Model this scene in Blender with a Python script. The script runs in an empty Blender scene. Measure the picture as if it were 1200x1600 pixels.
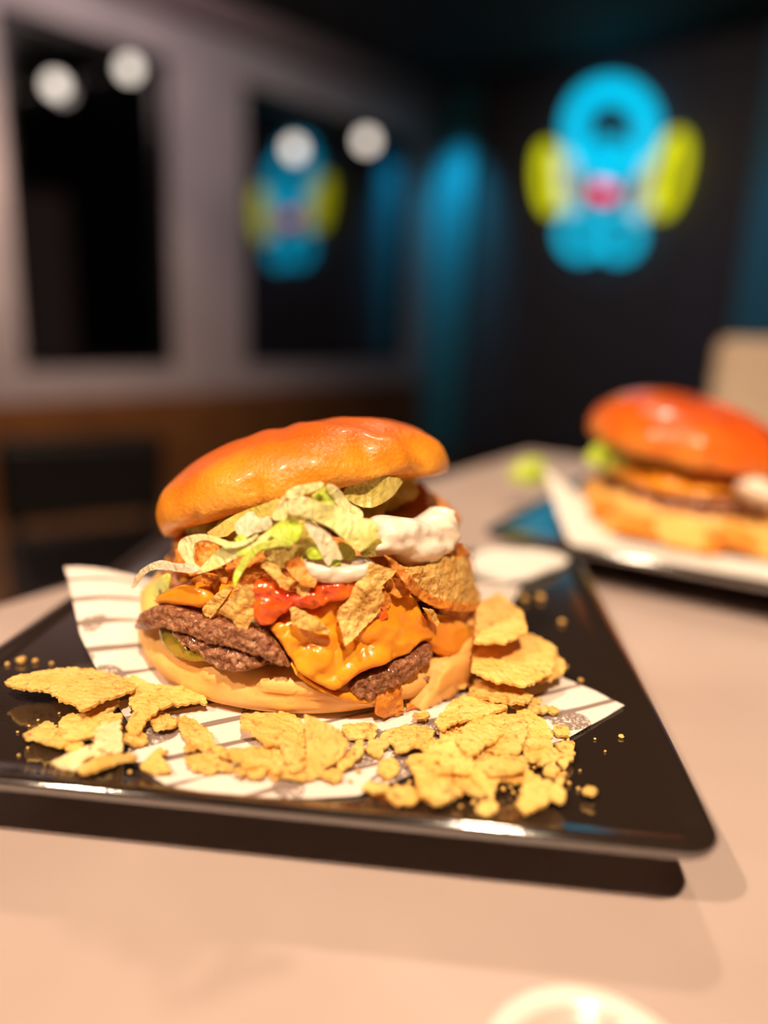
import bpy, bmesh, math, random
from mathutils import Vector, Matrix, noise
from mathutils.geometry import delaunay_2d_cdt
random.seed(7)
S = bpy.context.scene
COL = S.collection

# ------------------------------------------------------------ camera
PITCH, ROLL, F = math.radians(14.5), math.radians(2.3), 1155.0
CAM = Vector((0, 0, .88))
FW = Vector((0, math.cos(PITCH), -math.sin(PITCH)))
U0 = Vector((0, math.sin(PITCH), math.cos(PITCH)))
R0 = Vector((1, 0, 0))
RT = R0 * math.cos(ROLL) + U0 * math.sin(ROLL)
UP = U0 * math.cos(ROLL) - R0 * math.sin(ROLL)
cd = bpy.data.cameras.new('camera'); cam = bpy.data.objects.new('camera', cd); COL.objects.link(cam)
cam.matrix_world = Matrix(((RT.x, UP.x, -FW.x, CAM.x), (RT.y, UP.y, -FW.y, CAM.y), (RT.z, UP.z, -FW.z, CAM.z), (0, 0, 0, 1)))
cd.sensor_fit = 'HORIZONTAL'; cd.sensor_width = 24.0; cd.lens = 24.0 * F / 1200
cd.clip_start = .01; cd.clip_end = 60
cd.dof.use_dof = True; cd.dof.focus_distance = .203; cd.dof.aperture_fstop = cd.lens / 10.4
S.camera = cam

# ------------------------------------------------------------ world, lights, exposure
w = bpy.data.worlds.new('world'); S.world = w; w.use_nodes = True
w.node_tree.nodes['Background'].inputs[0].default_value = (1, .62, .50, 1)
w.node_tree.nodes['Background'].inputs[1].default_value = .03
S.view_settings.view_transform = 'Standard'; S.view_settings.look = 'None'
S.view_settings.gamma = 1; S.view_settings.use_curve_mapping = False
S.view_settings.exposure = 0.08

def lamp(name, kind, loc, target, energy, color, size, spot=None, blend=.5):
    l = bpy.data.lights.new(name, kind); o = bpy.data.objects.new(name, l); COL.objects.link(o)
    o.location = loc
    o.rotation_euler = (Vector(target) - Vector(loc)).to_track_quat('-Z', 'Y').to_euler()
    l.energy = energy; l.color = color
    if kind in ('SPOT', 'POINT'): l.shadow_soft_size = size
    if kind == 'SPOT': l.spot_size = math.radians(spot); l.spot_blend = blend
    if kind == 'AREA': l.size = size
    return o
TC = (0, .24, .78)
lamp('ceiling_spot_front', 'SPOT', (.12, -.62, 2.30), TC, 165, (1, .76, .53), .035, 74, .8)
lamp('ceiling_spot_left', 'SPOT', (-1.0, -.62, 2.30), TC, 118, (1, .74, .53), .04, 50)
lamp('ceiling_spot_behind', 'SPOT', (.25, 1.25, 2.30), TC, 38, (1, .76, .55), .05, 60)
lamp('fill_spot_window', 'SPOT', (-1.3, 2.3, 2.30), (-1.6, 3.0, .4), 150, (1, .66, .42), .05, 95, .8)  # added fill, not a known lamp; lifts the floor and lower wall
lamp('blue_wall_light_corner', 'SPOT', (.13, 4.95, 2.30), (.44, 5.33, 1.55), 62, (.03, .66, 1), .05, 52, 1)
lamp('fill_spot_wall', 'SPOT', (-.85, 2.35, 2.30), (-1.75, 3.25, 1.75), 60, (1, .74, .64), .04, 115, 1)  # added fill for the dark upper end of the left wall
lamp('fill_spot_sign', 'SPOT', (.35, 2.4, 2.30), (1.5, 4.3, 1.1), 34, (1, .80, .74), .04, 80, 1)  # added fill to lift the back wall around the sign
lamp('fill_spot_wall', 'SPOT', (-.15, 2.8, 2.30), (-1.05, 4.0, 1.55), 38, (1, .78, .70), .04, 110, 1)  # added unseen wash in place of the wall lamps' own light
lamp('blue_wall_light_right', 'SPOT', (2.2, 3.2, 2.25), (2.5, 3.9, 1.5), 40, (.03, .40, 1), .05, 90, 1)

# ------------------------------------------------------------ mapping
def ray(px, py):
    return FW + RT * ((px - 600) / F) - UP * ((py - 800) / F)
def PZ(px, py, z):
    d = ray(px, py); return CAM + d * ((z - CAM.z) / d.z)
def PY(px, py, y):
    d = ray(px, py); return CAM + d * ((y - CAM.y) / d.y)
BC = Vector((-.023, .238)); ZP = .772          # burger centre, plate surface
def PC(px, py, r, c=BC):
    d = ray(px, py); ox, oy = CAM.x - c.x, CAM.y - c.y
    a = d.x**2 + d.y**2; b = 2 * (ox * d.x + oy * d.y); q = ox * ox + oy * oy - r * r
    D = max(b * b - 4 * a * q, 0)
    return CAM + d * ((-b - math.sqrt(D)) / 2 / a)

# ------------------------------------------------------------ materials
def mat(name, base=(.8, .8, .8), rough=.5, metal=0, sss=0, sssr=(1, .5, .25), coat=0, emit=None, es=0,
        var=None, vscale=50, bump=0, bscale=300, bdetail=6, bdist=.001, spec=.5, ramp=None, speck=None, trans=0, rand=0):
    m = bpy.data.materials.new(name); m.use_nodes = True
    nt = m.node_tree; N = nt.nodes; L = nt.links; p = N['Principled BSDF']
    p.inputs['Base Color'].default_value = (*base, 1); p.inputs['Roughness'].default_value = rough
    p.inputs['Metallic'].default_value = metal; p.inputs['Specular IOR Level'].default_value = spec
    if sss:
        p.inputs['Subsurface Weight'].default_value = sss
        p.inputs['Subsurface Radius'].default_value = sssr
        p.inputs['Subsurface Scale'].default_value = .004
    if coat: p.inputs['Coat Weight'].default_value = coat; p.inputs['Coat Roughness'].default_value = .12
    if emit: p.inputs['Emission Color'].default_value = (*emit, 1); p.inputs['Emission Strength'].default_value = es
    if trans: p.inputs['Transmission Weight'].default_value = trans
    tc = N.new('ShaderNodeTexCoord')
    col = None
    if var:
        n = N.new('ShaderNodeTexNoise'); n.inputs['Scale'].default_value = vscale; n.inputs['Detail'].default_value = 5
        L.new(tc.outputs['Object'], n.inputs['Vector'])
        r = N.new('ShaderNodeValToRGB'); r.color_ramp.elements[0].position = .35; r.color_ramp.elements[1].position = .65
        r.color_ramp.elements[0].color = (*base, 1); r.color_ramp.elements[1].color = (*var, 1)
        L.new(n.outputs['Fac'], r.inputs['Fac']); col = r.outputs['Color']
    if speck:
        sc_, scale_, lo, hi = speck
        n = N.new('ShaderNodeTexNoise'); n.inputs['Scale'].default_value = scale_; n.inputs['Detail'].default_value = 3
        L.new(tc.outputs['Object'], n.inputs['Vector'])
        r = N.new('ShaderNodeMapRange'); r.inputs['From Min'].default_value = lo; r.inputs['From Max'].default_value = hi
        L.new(n.outputs['Fac'], r.inputs['Value'])
        mx = N.new('ShaderNodeMix'); mx.data_type = 'RGBA'
        L.new(r.outputs['Result'], mx.inputs['Factor'])
        if col: L.new(col, mx.inputs[6])
        else: mx.inputs[6].default_value = (*base, 1)
        mx.inputs[7].default_value = (*sc_, 1); col = mx.outputs[2]
    if rand:
        oi = N.new('ShaderNodeObjectInfo'); mr = N.new('ShaderNodeMapRange')
        mr.inputs['To Min'].default_value = 1 - rand; mr.inputs['To Max'].default_value = 1 + rand * .4
        L.new(oi.outputs['Random'], mr.inputs['Value'])
        h = N.new('ShaderNodeHueSaturation'); L.new(mr.outputs['Result'], h.inputs['Value'])
        if col: L.new(col, h.inputs['Color'])
        else: h.inputs['Color'].default_value = (*base, 1)
        col = h.outputs['Color']
    if col: L.new(col, p.inputs['Base Color'])
    if bump:
        n = N.new('ShaderNodeTexNoise'); n.inputs['Scale'].default_value = bscale; n.inputs['Detail'].default_value = bdetail
        L.new(tc.outputs['Object'], n.inputs['Vector'])
        b = N.new('ShaderNodeBump'); b.inputs['Strength'].default_value = bump; b.inputs['Distance'].default_value = bdist
        L.new(n.outputs['Fac'], b.inputs['Height']); L.new(b.outputs['Normal'], p.inputs['Normal'])
    return m

M = {}
M['chip'] = mat('tortilla_chip', (.93, .58, .17), .6, var=(.86, .46, .095), vscale=170, speck=((.50, .18, .035), 520, .575, .72),
                bump=1, bscale=620, bdist=.0014, sss=.05, rand=.14)
M['chip_sauce'] = mat('sauced_chip', (.82, .33, .045), .38, var=(.68, .21, .02), vscale=170, speck=((.35, .08, .01), 420, .60, .72),
                bump=.9, bscale=500, bdist=.0012, sss=.1)
M['chip_pale'] = mat('pale_chip', (.86, .66, .36), .6, var=(.78, .55, .25), vscale=200, speck=((.4, .2, .1), 420, .62, .75), bump=.8, bscale=520)
M['bun_base'] = mat('bottom_bun_crust', (.88, .43, .10), .55, var=(.92, .53, .16), vscale=36, bump=.6, bscale=130, bdist=.0016, sss=.2)
M['crumb'] = mat('bun_crumb', (.80, .48, .14), .8, var=(.68, .34, .07), vscale=120, bump=1, bscale=420, bdist=.002, sss=.2)
M['patty'] = mat('beef_patty', (.37, .14, .058), .30, var=(.24, .075, .028), vscale=260, speck=((.56, .27, .13), 420, .52, .66),
                 bump=1, bscale=620, bdist=.0022, coat=.6, sss=.06)
M['cheese'] = mat('melted_cheese', (.93, .40, .022), .26, var=(.84, .29, .012), vscale=60, bump=.25, bscale=110, bdist=.0015, sss=.35, coat=.3)
M['salsa'] = mat('tomato_salsa', (.74, .05, .007), .12, var=(.85, .15, .012), vscale=130, bump=.35, bscale=260, bdist=.002, sss=.35, coat=.8)
M['cream'] = mat('sour_cream', (.80, .70, .58), .3, var=(.78, .63, .48), vscale=60, bump=.35, bscale=130, bdist=.0015, sss=.4)
M['pickle'] = mat('pickle', (.42, .28, .02), .2, var=(.26, .20, .01), vscale=120, bump=.4, bscale=200, coat=.6, sss=.3)
M['fill'] = mat('crushed_chip_filling', (.78, .32, .05), .5, var=(.62, .20, .02), vscale=160, bump=1, bscale=300, bdist=.003, sss=.1)
M['lbed'] = mat('lettuce_bed', (.62, .50, .10), .5, var=(.48, .40, .05), vscale=120, bump=.9, bscale=180, bdist=.003, sss=.2)
M['scuffed'] = mat('white_ceramic', (.72, .64, .58), .18)
M['well'] = mat('beige_glaze', (.50, .40, .35), .2)
M['shell'] = M['scuffed']
M['table'] = mat('table_laminate', (.405, .305, .27), .42, var=(.45, .345, .305), vscale=9, bump=.12, bscale=900, bdist=.0004,
                 speck=((.54, .43, .39), 5, .56, .78))
M['dark_metal'] = mat('dark_metal', (.03, .03, .03), .4, 1)
M['floor'] = mat('floor_boards', (.12, .055, .02), .5, var=(.07, .032, .012), vscale=4)
M['ceiling'] = mat('dark_ceiling', (.009, .006, .008), .8, bump=.2, bscale=30)
M['wall_dark'] = mat('charcoal_wall', (.060, .056, .068), .7, bump=.2, bscale=60)
M['wall_left'] = mat('grey_wall', (.34, .31, .345), .7, var=(.29, .265, .295), vscale=3, bump=.2, bscale=60)
M['wood'] = mat('dark_wood', (.20, .085, .026), .5, var=(.14, .055, .016), vscale=8)
M['cornice'] = mat('cornice', (.16, .12, .13), .7)
M['pilaster'] = mat('teal_pilaster', (.04, .22, .27), .7)
M['mirror'] = mat('dark_mirror_glass', (.34, .33, .36), .04, 1)
M['black_leather'] = mat('black_leather', (.012, .008, .008), .45, bump=.3, bscale=200)
M['beige'] = mat('beige_fabric', (.80, .62, .46), .8, var=(.74, .56, .41), vscale=30, bump=.4, bscale=400)
M['napkin'] = mat('white_napkin', (.70, .66, .60), .85, bump=.4, bscale=300)
M['lime'] = mat('lime', (.42, .55, .04), .35, var=(.55, .66, .10), vscale=90, bump=.3, bscale=200, sss=.3)
M['bulb'] = mat('bulb_glass', (0, 0, 0), .6, emit=(1, .86, .74), es=2.0, spec=0)
M['neon_c'] = mat('cyan_neon', (.0, .3, .4), .3, emit=(.0, .50, .76), es=1.15)
M['neon_y'] = mat('yellow_neon', (.4, .4, .0), .3, emit=(.62, .62, .0), es=1.15)
M['neon_w'] = mat('overlap_glow', (.5, .5, .5), .3, emit=(.45, .62, .60), es=.8)
M['neon_r'] = mat('red_neon', (.5, 0, .05), .3, emit=(1, .03, .10), es=1.6)

def crust(name, lo, hi, edge, z0, z1, rough=.36, coat=.12):
    """baked crust: browner towards the crown (the bun's own colour), pale at the torn rim"""
    m = mat(name, hi, rough, coat=coat, sss=.04, spec=.4)
    nt = m.node_tree; N = nt.nodes; L = nt.links; p = N['Principled BSDF']
    tc = N.new('ShaderNodeTexCoord'); sx = N.new('ShaderNodeSeparateXYZ'); L.new(tc.outputs['Object'], sx.inputs[0])
    n = N.new('ShaderNodeTexNoise'); n.inputs['Scale'].default_value = 42; n.inputs['Detail'].default_value = 6
    L.new(tc.outputs['Object'], n.inputs['Vector'])
    ad = N.new('ShaderNodeMath'); ad.operation = 'MULTIPLY_ADD'; ad.inputs[1].default_value = .030; ad.inputs[2].default_value = -.015
    L.new(n.outputs['Fac'], ad.inputs[0])
    a2 = N.new('ShaderNodeMath'); L.new(sx.outputs['Z'], a2.inputs[0]); L.new(ad.outputs[0], a2.inputs[1])
    mr = N.new('ShaderNodeMapRange'); mr.inputs['From Min'].default_value = z0; mr.inputs['From Max'].default_value = z1
    L.new(a2.outputs[0], mr.inputs['Value'])
    r = N.new('ShaderNodeValToRGB'); e = r.color_ramp.elements
    e[0].position = 0; e[0].color = (*edge, 1); e[1].position = 1; e[1].color = (*hi, 1)
    k = e.new(.38); k.color = (*lo, 1)
    L.new(mr.outputs[0], r.inputs[0])
    n2 = N.new('ShaderNodeTexNoise'); n2.inputs['Scale'].default_value = 900; n2.inputs['Detail'].default_value = 3
    L.new(tc.outputs['Object'], n2.inputs['Vector'])
    mx = N.new('ShaderNodeMix'); mx.data_type = 'RGBA'; mx.blend_type = 'OVERLAY'; mx.inputs[0].default_value = .25
    L.new(r.outputs[0], mx.inputs[6]); L.new(n2.outputs['Fac'], mx.inputs[7])
    L.new(mx.outputs[2], p.inputs['Base Color'])
    b = N.new('ShaderNodeBump'); b.inputs['Strength'].default_value = .8; b.inputs['Distance'].default_value = .0005
    n3 = N.new('ShaderNodeTexNoise'); n3.inputs['Scale'].default_value = 700; n3.inputs['Detail'].default_value = 4
    L.new(tc.outputs['Object'], n3.inputs['Vector'])
    L.new(n3.outputs['Fac'], b.inputs['Height']); L.new(b.outputs['Normal'], p.inputs['Normal'])
    return m
M['crust'] = crust('baked_crust', (.80, .275, .016), (.55, .105, .004), (.85, .36, .045), .000, .019)
M['crust_red'] = crust('dark_baked_crust', (.72, .15, .012), (.60, .085, .008), (.80, .26, .03), .000, .020, .22, .6)

def leaf_mat(name, pale, green, mixlo, mixhi):
    m = mat(name, pale, .38, sss=.06)
    nt = m.node_tree; N = nt.nodes; L = nt.links; p = N['Principled BSDF']
    p.inputs['Subsurface Radius'].default_value = (.8, .9, .3)
    tc = N.new('ShaderNodeTexCoord')
    n = N.new('ShaderNodeTexNoise'); n.inputs['Scale'].default_value = 60; L.new(tc.outputs['Object'], n.inputs['Vector'])
    r = N.new('ShaderNodeMapRange'); r.inputs['From Min'].default_value = mixlo; r.inputs['From Max'].default_value = mixhi
    L.new(n.outputs['Fac'], r.inputs['Value'])
    mx = N.new('ShaderNodeMix'); mx.data_type = 'RGBA'; mx.inputs[6].default_value = (*pale, 1); mx.inputs[7].default_value = (*green, 1)
    L.new(r.outputs['Result'], mx.inputs[0])
    w_ = N.new('ShaderNodeTexWave'); w_.inputs['Scale'].default_value = 130; w_.inputs['Distortion'].default_value = 9
    w_.inputs['Detail'].default_value = 3; w_.inputs['Detail Scale'].default_value = 1.5
    L.new(tc.outputs['Object'], w_.inputs['Vector'])
    m2 = N.new('ShaderNodeMix'); m2.data_type = 'RGBA'; m2.blend_type = 'MULTIPLY'; m2.inputs[0].default_value = .10
    L.new(mx.outputs[2], m2.inputs[6]); L.new(w_.outputs['Color'], m2.inputs[7]); L.new(m2.outputs[2], p.inputs['Base Color'])
    b = N.new('ShaderNodeBump'); b.inputs['Strength'].default_value = .5; b.inputs['Distance'].default_value = .0006
    L.new(w_.outputs['Fac'], b.inputs['Height']); L.new(b.outputs['Normal'], p.inputs['Normal'])
    return m
M['leaf'] = leaf_mat('pale_lettuce', (.97, .92, .46), (.86, .88, .22), .45, .75)
M['leaf_green'] = leaf_mat('green_lettuce', (.80, .86, .20), (.52, .70, .04), .35, .62)
M['leaf_white'] = leaf_mat('white_lettuce', (.97, .84, .60), (.92, .84, .44), .5, .8)
M['leaf_olive'] = leaf_mat('shaded_lettuce', (.74, .58, .16), (.50, .44, .05), .4, .7)  # darker lettuce copy, shade under the bun put into its colour

def plate_mat():
    m = mat('black_glaze', (.024, .015, .011), .11, spec=.6)
    nt = m.node_tree; N = nt.nodes; L = nt.links; p = N['Principled BSDF']
    tc = N.new('ShaderNodeTexCoord'); n = N.new('ShaderNodeTexNoise'); n.inputs['Scale'].default_value = 900
    n.inputs['Detail'].default_value = 4; L.new(tc.outputs['Object'], n.inputs['Vector'])
    b = N.new('ShaderNodeBump'); b.inputs['Strength'].default_value = .06; b.inputs['Distance'].default_value = .0003
    L.new(n.outputs['Fac'], b.inputs['Height']); L.new(b.outputs['Normal'], p.inputs['Normal'])
    n2 = N.new('ShaderNodeTexNoise'); n2.inputs['Scale'].default_value = 40; n2.inputs['Detail'].default_value = 8
    L.new(tc.outputs['Object'], n2.inputs['Vector'])
    r = N.new('ShaderNodeMapRange'); r.inputs['To Min'].default_value = .05; r.inputs['To Max'].default_value = .11; p.inputs['IOR'].default_value = 2.7
    L.new(n2.outputs['Fac'], r.inputs['Value']); L.new(r.outputs[0], p.inputs['Roughness'])
    return m
M['plate'] = plate_mat()

def paper_mat():
    """newsprint: cream sheet, slanted rules, dark engraved blotches, small rows of type"""
    m = mat('newsprint', (.86, .76, .62), .75)
    nt = m.node_tree; N = nt.nodes; L = nt.links; p = N['Principled BSDF']
    tc = N.new('ShaderNodeTexCoord')
    def math_(op, a, b=None, c=None):
        n = N.new('ShaderNodeMath'); n.operation = op
        for i, v in enumerate((a, b, c)):
            if v is None: continue
            if isinstance(v, (int, float)): n.inputs[i].default_value = v
            else: L.new(v, n.inputs[i])
        return n.outputs[0]
    big = N.new('ShaderNodeTexNoise'); big.inputs['Scale'].default_value = 42; big.inputs['Detail'].default_value = 2
    L.new(tc.outputs['Object'], big.inputs['Vector'])
    dark = math_('GREATER_THAN', big.outputs['Fac'], .60)
    sep = N.new('ShaderNodeSeparateXYZ'); L.new(tc.outputs['Object'], sep.inputs[0])
    for x_, y_, r_ in ((235, 1140, .0085), (650, 1205, .0085), (735, 1135, .008), (545, 1185, .008), (165, 1075, .006), (885, 1130, .006), (690, 1150, .006), (590, 1160, .006), (600, 1225, .004), (450, 1235, .004)):
        q = PZ(x_, y_, ZP - .001)
        dx = math_('SUBTRACT', sep.outputs['X'], q.x); dy = math_('SUBTRACT', sep.outputs['Y'], q.y)
        dd = math_('SQRT', math_('ADD', math_('MULTIPLY', dx, dx), math_('MULTIPLY', dy, dy)))
        wob = math_('MULTIPLY_ADD', big.outputs['Fac'], r_ * 1.6, r_ * .2)
        dark = math_('MAXIMUM', dark, math_('LESS_THAN', dd, wob))
    fine = N.new('ShaderNodeTexNoise'); fine.inputs['Scale'].default_value = 520; fine.inputs['Detail'].default_value = 2
    fine.inputs['Distortion'].default_value = 2.5
    L.new(tc.outputs['Object'], fine.inputs['Vector'])
    ink1 = math_('MULTIPLY', dark, math_('GREATER_THAN', fine.outputs['Fac'], .43))
    mp = N.new('ShaderNodeMapping'); mp.inputs['Rotation'].default_value = (0, 0, math.radians(62)); L.new(tc.outputs['Object'], mp.inputs['Vector'])
    wv = N.new('ShaderNodeTexWave'); wv.inputs['Scale'].default_value = 27; wv.inputs['Distortion'].default_value = .6
    L.new(mp.outputs[0], wv.inputs['Vector'])
    rule = math_('GREATER_THAN', math_('MULTIPLY_ADD', big.outputs['Fac'], .35, wv.outputs['Fac']), 1.09)
    br = N.new('ShaderNodeTexBrick'); br.inputs['Scale'].default_value = 420; br.inputs['Mortar Size'].default_value = .16
    br.inputs['Color1'].default_value = (0, 0, 0, 1); br.inputs['Color2'].default_value = (.6, .6, .6, 1); br.inputs['Mortar'].default_value = (1, 1, 1, 1)
    mp2 = N.new('ShaderNodeMapping'); mp2.inputs['Rotation'].default_value = (0, 0, math.radians(-28)); L.new(tc.outputs['Object'], mp2.inputs['Vector'])
    L.new(mp2.outputs[0], br.inputs['Vector'])
    big2 = N.new('ShaderNodeTexNoise'); big2.inputs['Scale'].default_value = 23; big2.inputs['Detail'].default_value = 0
    ofs = N.new('ShaderNodeMapping'); ofs.inputs['Location'].default_value = (3.3, 1.7, 0); L.new(tc.outputs['Object'], ofs.inputs['Vector'])
    L.new(ofs.outputs[0], big2.inputs['Vector'])
    text = math_('MULTIPLY', math_('GREATER_THAN', big2.outputs['Fac'], .53), math_('SUBTRACT', 1.0, br.outputs['Color']))
    text = math_('MULTIPLY', text, math_('GREATER_THAN', fine.outputs['Fac'], .49))
    ink = math_('MAXIMUM', math_('MAXIMUM', ink1, rule), math_('MULTIPLY', text, .6))
    mx = N.new('ShaderNodeMix'); mx.data_type = 'RGBA'; mx.inputs[6].default_value = (.78, .67, .60, 1); mx.inputs[7].default_value = (.17, .11, .085, 1)
    L.new(math_('MULTIPLY', ink, .9), mx.inputs[0]); L.new(mx.outputs[2], p.inputs['Base Color'])
    return m
M['paper'] = paper_mat()
M['ink'] = mat('printing_ink', (.12, .08, .06), .7)

# ------------------------------------------------------------ object helpers
def link(name, me, m, parent=None, smooth=True, label=None):
    o = bpy.data.objects.new(name, me); COL.objects.link(o)
    if m is not None: me.materials.append(m)
    if smooth: me.polygons.foreach_set('use_smooth', [True] * len(me.polygons))
    if parent is not None: o.parent = parent; o.matrix_parent_inverse = parent.matrix_world.inverted()
    if label: o['label'] = label
    return o
def tag(o, label, cat, group=None, kind=None):
    o['label'] = label; o['category'] = cat
    if group: o['group'] = group
    if kind: o['kind'] = kind
    return o
def empty(name, loc, label, cat, group=None, rz=0):
    o = bpy.data.objects.new(name, None); COL.objects.link(o); o.location = loc; o.rotation_euler = (0, 0, rz)
    o.empty_display_size = .02
    o.matrix_world = Matrix.Translation(loc) @ Matrix.Rotation(rz, 4, 'Z')
    return tag(o, label, cat, group)
def structure(o): o['kind'] = 'structure'; return o
def bmobj(name, bm, m, parent=None, smooth=False, label=None):
    bmesh.ops.recalc_face_normals(bm, faces=bm.faces)
    me = bpy.data.meshes.new(name); bm.to_mesh(me); bm.free()
    return link(name, me, m, parent, smooth, label)
def box(bm, lo, hi, mtx=None, bevel=0):
    vs = [bm.verts.new((x, y, z)) for x in (lo[0], hi[0]) for y in (lo[1], hi[1]) for z in (lo[2], hi[2])]
    fs = [bm.faces.new([vs[i] for i in f]) for f in ((0, 1, 3, 2), (4, 6, 7, 5), (0, 4, 5, 1), (2, 3, 7, 6), (0, 2, 6, 4), (1, 5, 7, 3))]
    if bevel:
        es = list({e for f in fs for e in f.edges})
        r = bmesh.ops.bevel(bm, geom=es, offset=bevel, segments=3, affect='EDGES', profile=.5)
        vs = list({v for f in r['faces'] for v in f.verts} | {v for v in vs if v.is_valid})
    if mtx is not None: bmesh.ops.transform(bm, matrix=mtx, verts=[v for v in vs if v.is_valid])
def tube(bm, pts, r, seg=10, closed=False):
    n = len(pts); rings = []
    for i, p in enumerate(pts):
        a = pts[(i - 1) % n] if (closed or i) else pts[0]; b = pts[(i + 1) % n] if (closed or i < n - 1) else pts[-1]
        t = (Vector(b) - Vector(a)).normalized(); u = t.orthogonal().normalized() if abs(t.y) > .99 else t.cross(Vector((0, 1, 0))).normalized(); v = t.cross(u)
        rr = r[i] if isinstance(r, (list, tuple)) else r
        rings.append([bm.verts.new(Vector(p) + (u * math.cos(k * 2 * math.pi / seg) + v * math.sin(k * 2 * math.pi / seg)) * rr) for k in range(seg)])
    for i in range(n if closed else n - 1):
        A, B = rings[i], rings[(i + 1) % n]
        for k in range(seg): bm.faces.new((A[k], A[(k + 1) % seg], B[(k + 1) % seg], B[k]))
    if not closed: bm.faces.new(rings[0]); bm.faces.new(rings[-1])
def lathe(bm, prof, seg=48, mtx=None):
    rings = []
    for r, z in prof:
        if r < 1e-6: rings.append([bm.verts.new((0, 0, z))])
        else: rings.append([bm.verts.new((r * math.cos(2 * math.pi * k / seg), r * math.sin(2 * math.pi * k / seg), z)) for k in range(seg)])
    for A, B in zip(rings, rings[1:]):
        for k in range(seg):
            a = [A[k % len(A)], A[(k + 1) % len(A)], B[(k + 1) % len(B)], B[k % len(B)]]
            a = list(dict.fromkeys(a))
            if len(a) > 2: bm.faces.new(a)
    if mtx is not None: bmesh.ops.transform(bm, matrix=mtx, verts=[v for r_ in rings for v in r_])

def fbm(p, s, o=3, seed=0):
    v = Vector(p) * s + Vector((seed * 13.7, seed * 7.1, seed * 3.3)); a = 0; k = 1
    for _ in range(o): a += noise.noise(v) * k; v *= 2.07; k *= .5
    return a

def body(name, prof, m, parent, mtx, seg=120, disp=None, label=None):
    """round food body from a closed (r, z) profile; disp(co, ang, r) -> offset Vector"""
    # resample the profile
    P = [Vector(p) for p in prof]; out = []
    L = sum((b - a).length for a, b in zip(P, P[1:])); n = 46; step = L / n
    for a, b in zip(P, P[1:]):
        k = max(1, round((b - a).length / step))
        out += [a.lerp(b, i / k) for i in range(k)]
    out.append(P[-1])
    for _ in range(2):
        out = [out[0]] + [(out[i - 1] + out[i] * 2 + out[i + 1]) / 4 for i in range(1, len(out) - 1)] + [out[-1]]
    bm = bmesh.new(); rings = []
    for i, q in enumerate(out):
        if i in (0, len(out) - 1): rings.append([bm.verts.new((0, 0, q.y))])
        else: rings.append([bm.verts.new((q.x * math.cos(2 * math.pi * k / seg), q.x * math.sin(2 * math.pi * k / seg), q.y)) for k in range(seg)])
    for A, B in zip(rings, rings[1:]):
        for k in range(seg):
            a = list(dict.fromkeys([A[k % len(A)], A[(k + 1) % len(A)], B[(k + 1) % len(B)], B[k % len(B)]]))
            if len(a) > 2: bm.faces.new(a)
    if disp:
        bm.normal_update()
        ds = [(v, disp(v.co.copy(), math.degrees(math.atan2(v.co.y, v.co.x)), v.normal.copy())) for v in bm.verts]
        for v, d in ds: v.co += d
    bmesh.ops.transform(bm, matrix=mtx, verts=bm.verts)
    return bmobj(name, bm, m, parent, True, label)

def densify(poly, step, jag, seed):
    out = []; n = len(poly)
    for i in range(n):
        a, b = Vector(poly[i]), Vector(poly[(i + 1) % n]); L = (b - a).length; k = max(1, int(L / step))
        nn = Vector((-(b - a).y, (b - a).x)).normalized()
        for j in range(k):
            p = a.lerp(b, j / k)
            p += nn * jag * (noise.noise(Vector((p.x / step * .7, p.y / step * .7, seed * 5.3))) + .5 * random.uniform(-1, 1)) * (1 if j else .4)
            out.append(p)
    return out
def inside(p, poly):
    c = False; n = len(poly); j = n - 1
    for i in range(n):
        a, b = poly[i], poly[j]
        if (a[1] > p[1]) != (b[1] > p[1]) and p[0] < (b[0] - a[0]) * (p[1] - a[1]) / (b[1] - a[1]) + a[0]: c = not c
        j = i
    return c
def bdist(p, poly):
    d = 1e9; n = len(poly)
    for i in range(n):
        a, b = poly[i], poly[(i + 1) % n]; ab = (b[0] - a[0], b[1] - a[1]); L = ab[0]**2 + ab[1]**2 + 1e-12
        t = max(0, min(1, ((p[0] - a[0]) * ab[0] + (p[1] - a[1]) * ab[1]) / L))
        d = min(d, (p[0] - a[0] - ab[0] * t)**2 + (p[1] - a[1] - ab[1] * t)**2)
    return math.sqrt(d)
def smooth_poly(poly, it=2):
    P = [Vector(p) for p in poly]
    for _ in range(it):
        Q = []
        for i in range(len(P)):
            a, b = P[i], P[(i + 1) % len(P)]
            Q += [a.lerp(b, .25), a.lerp(b, .75)]
        P = Q
    return P
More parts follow.
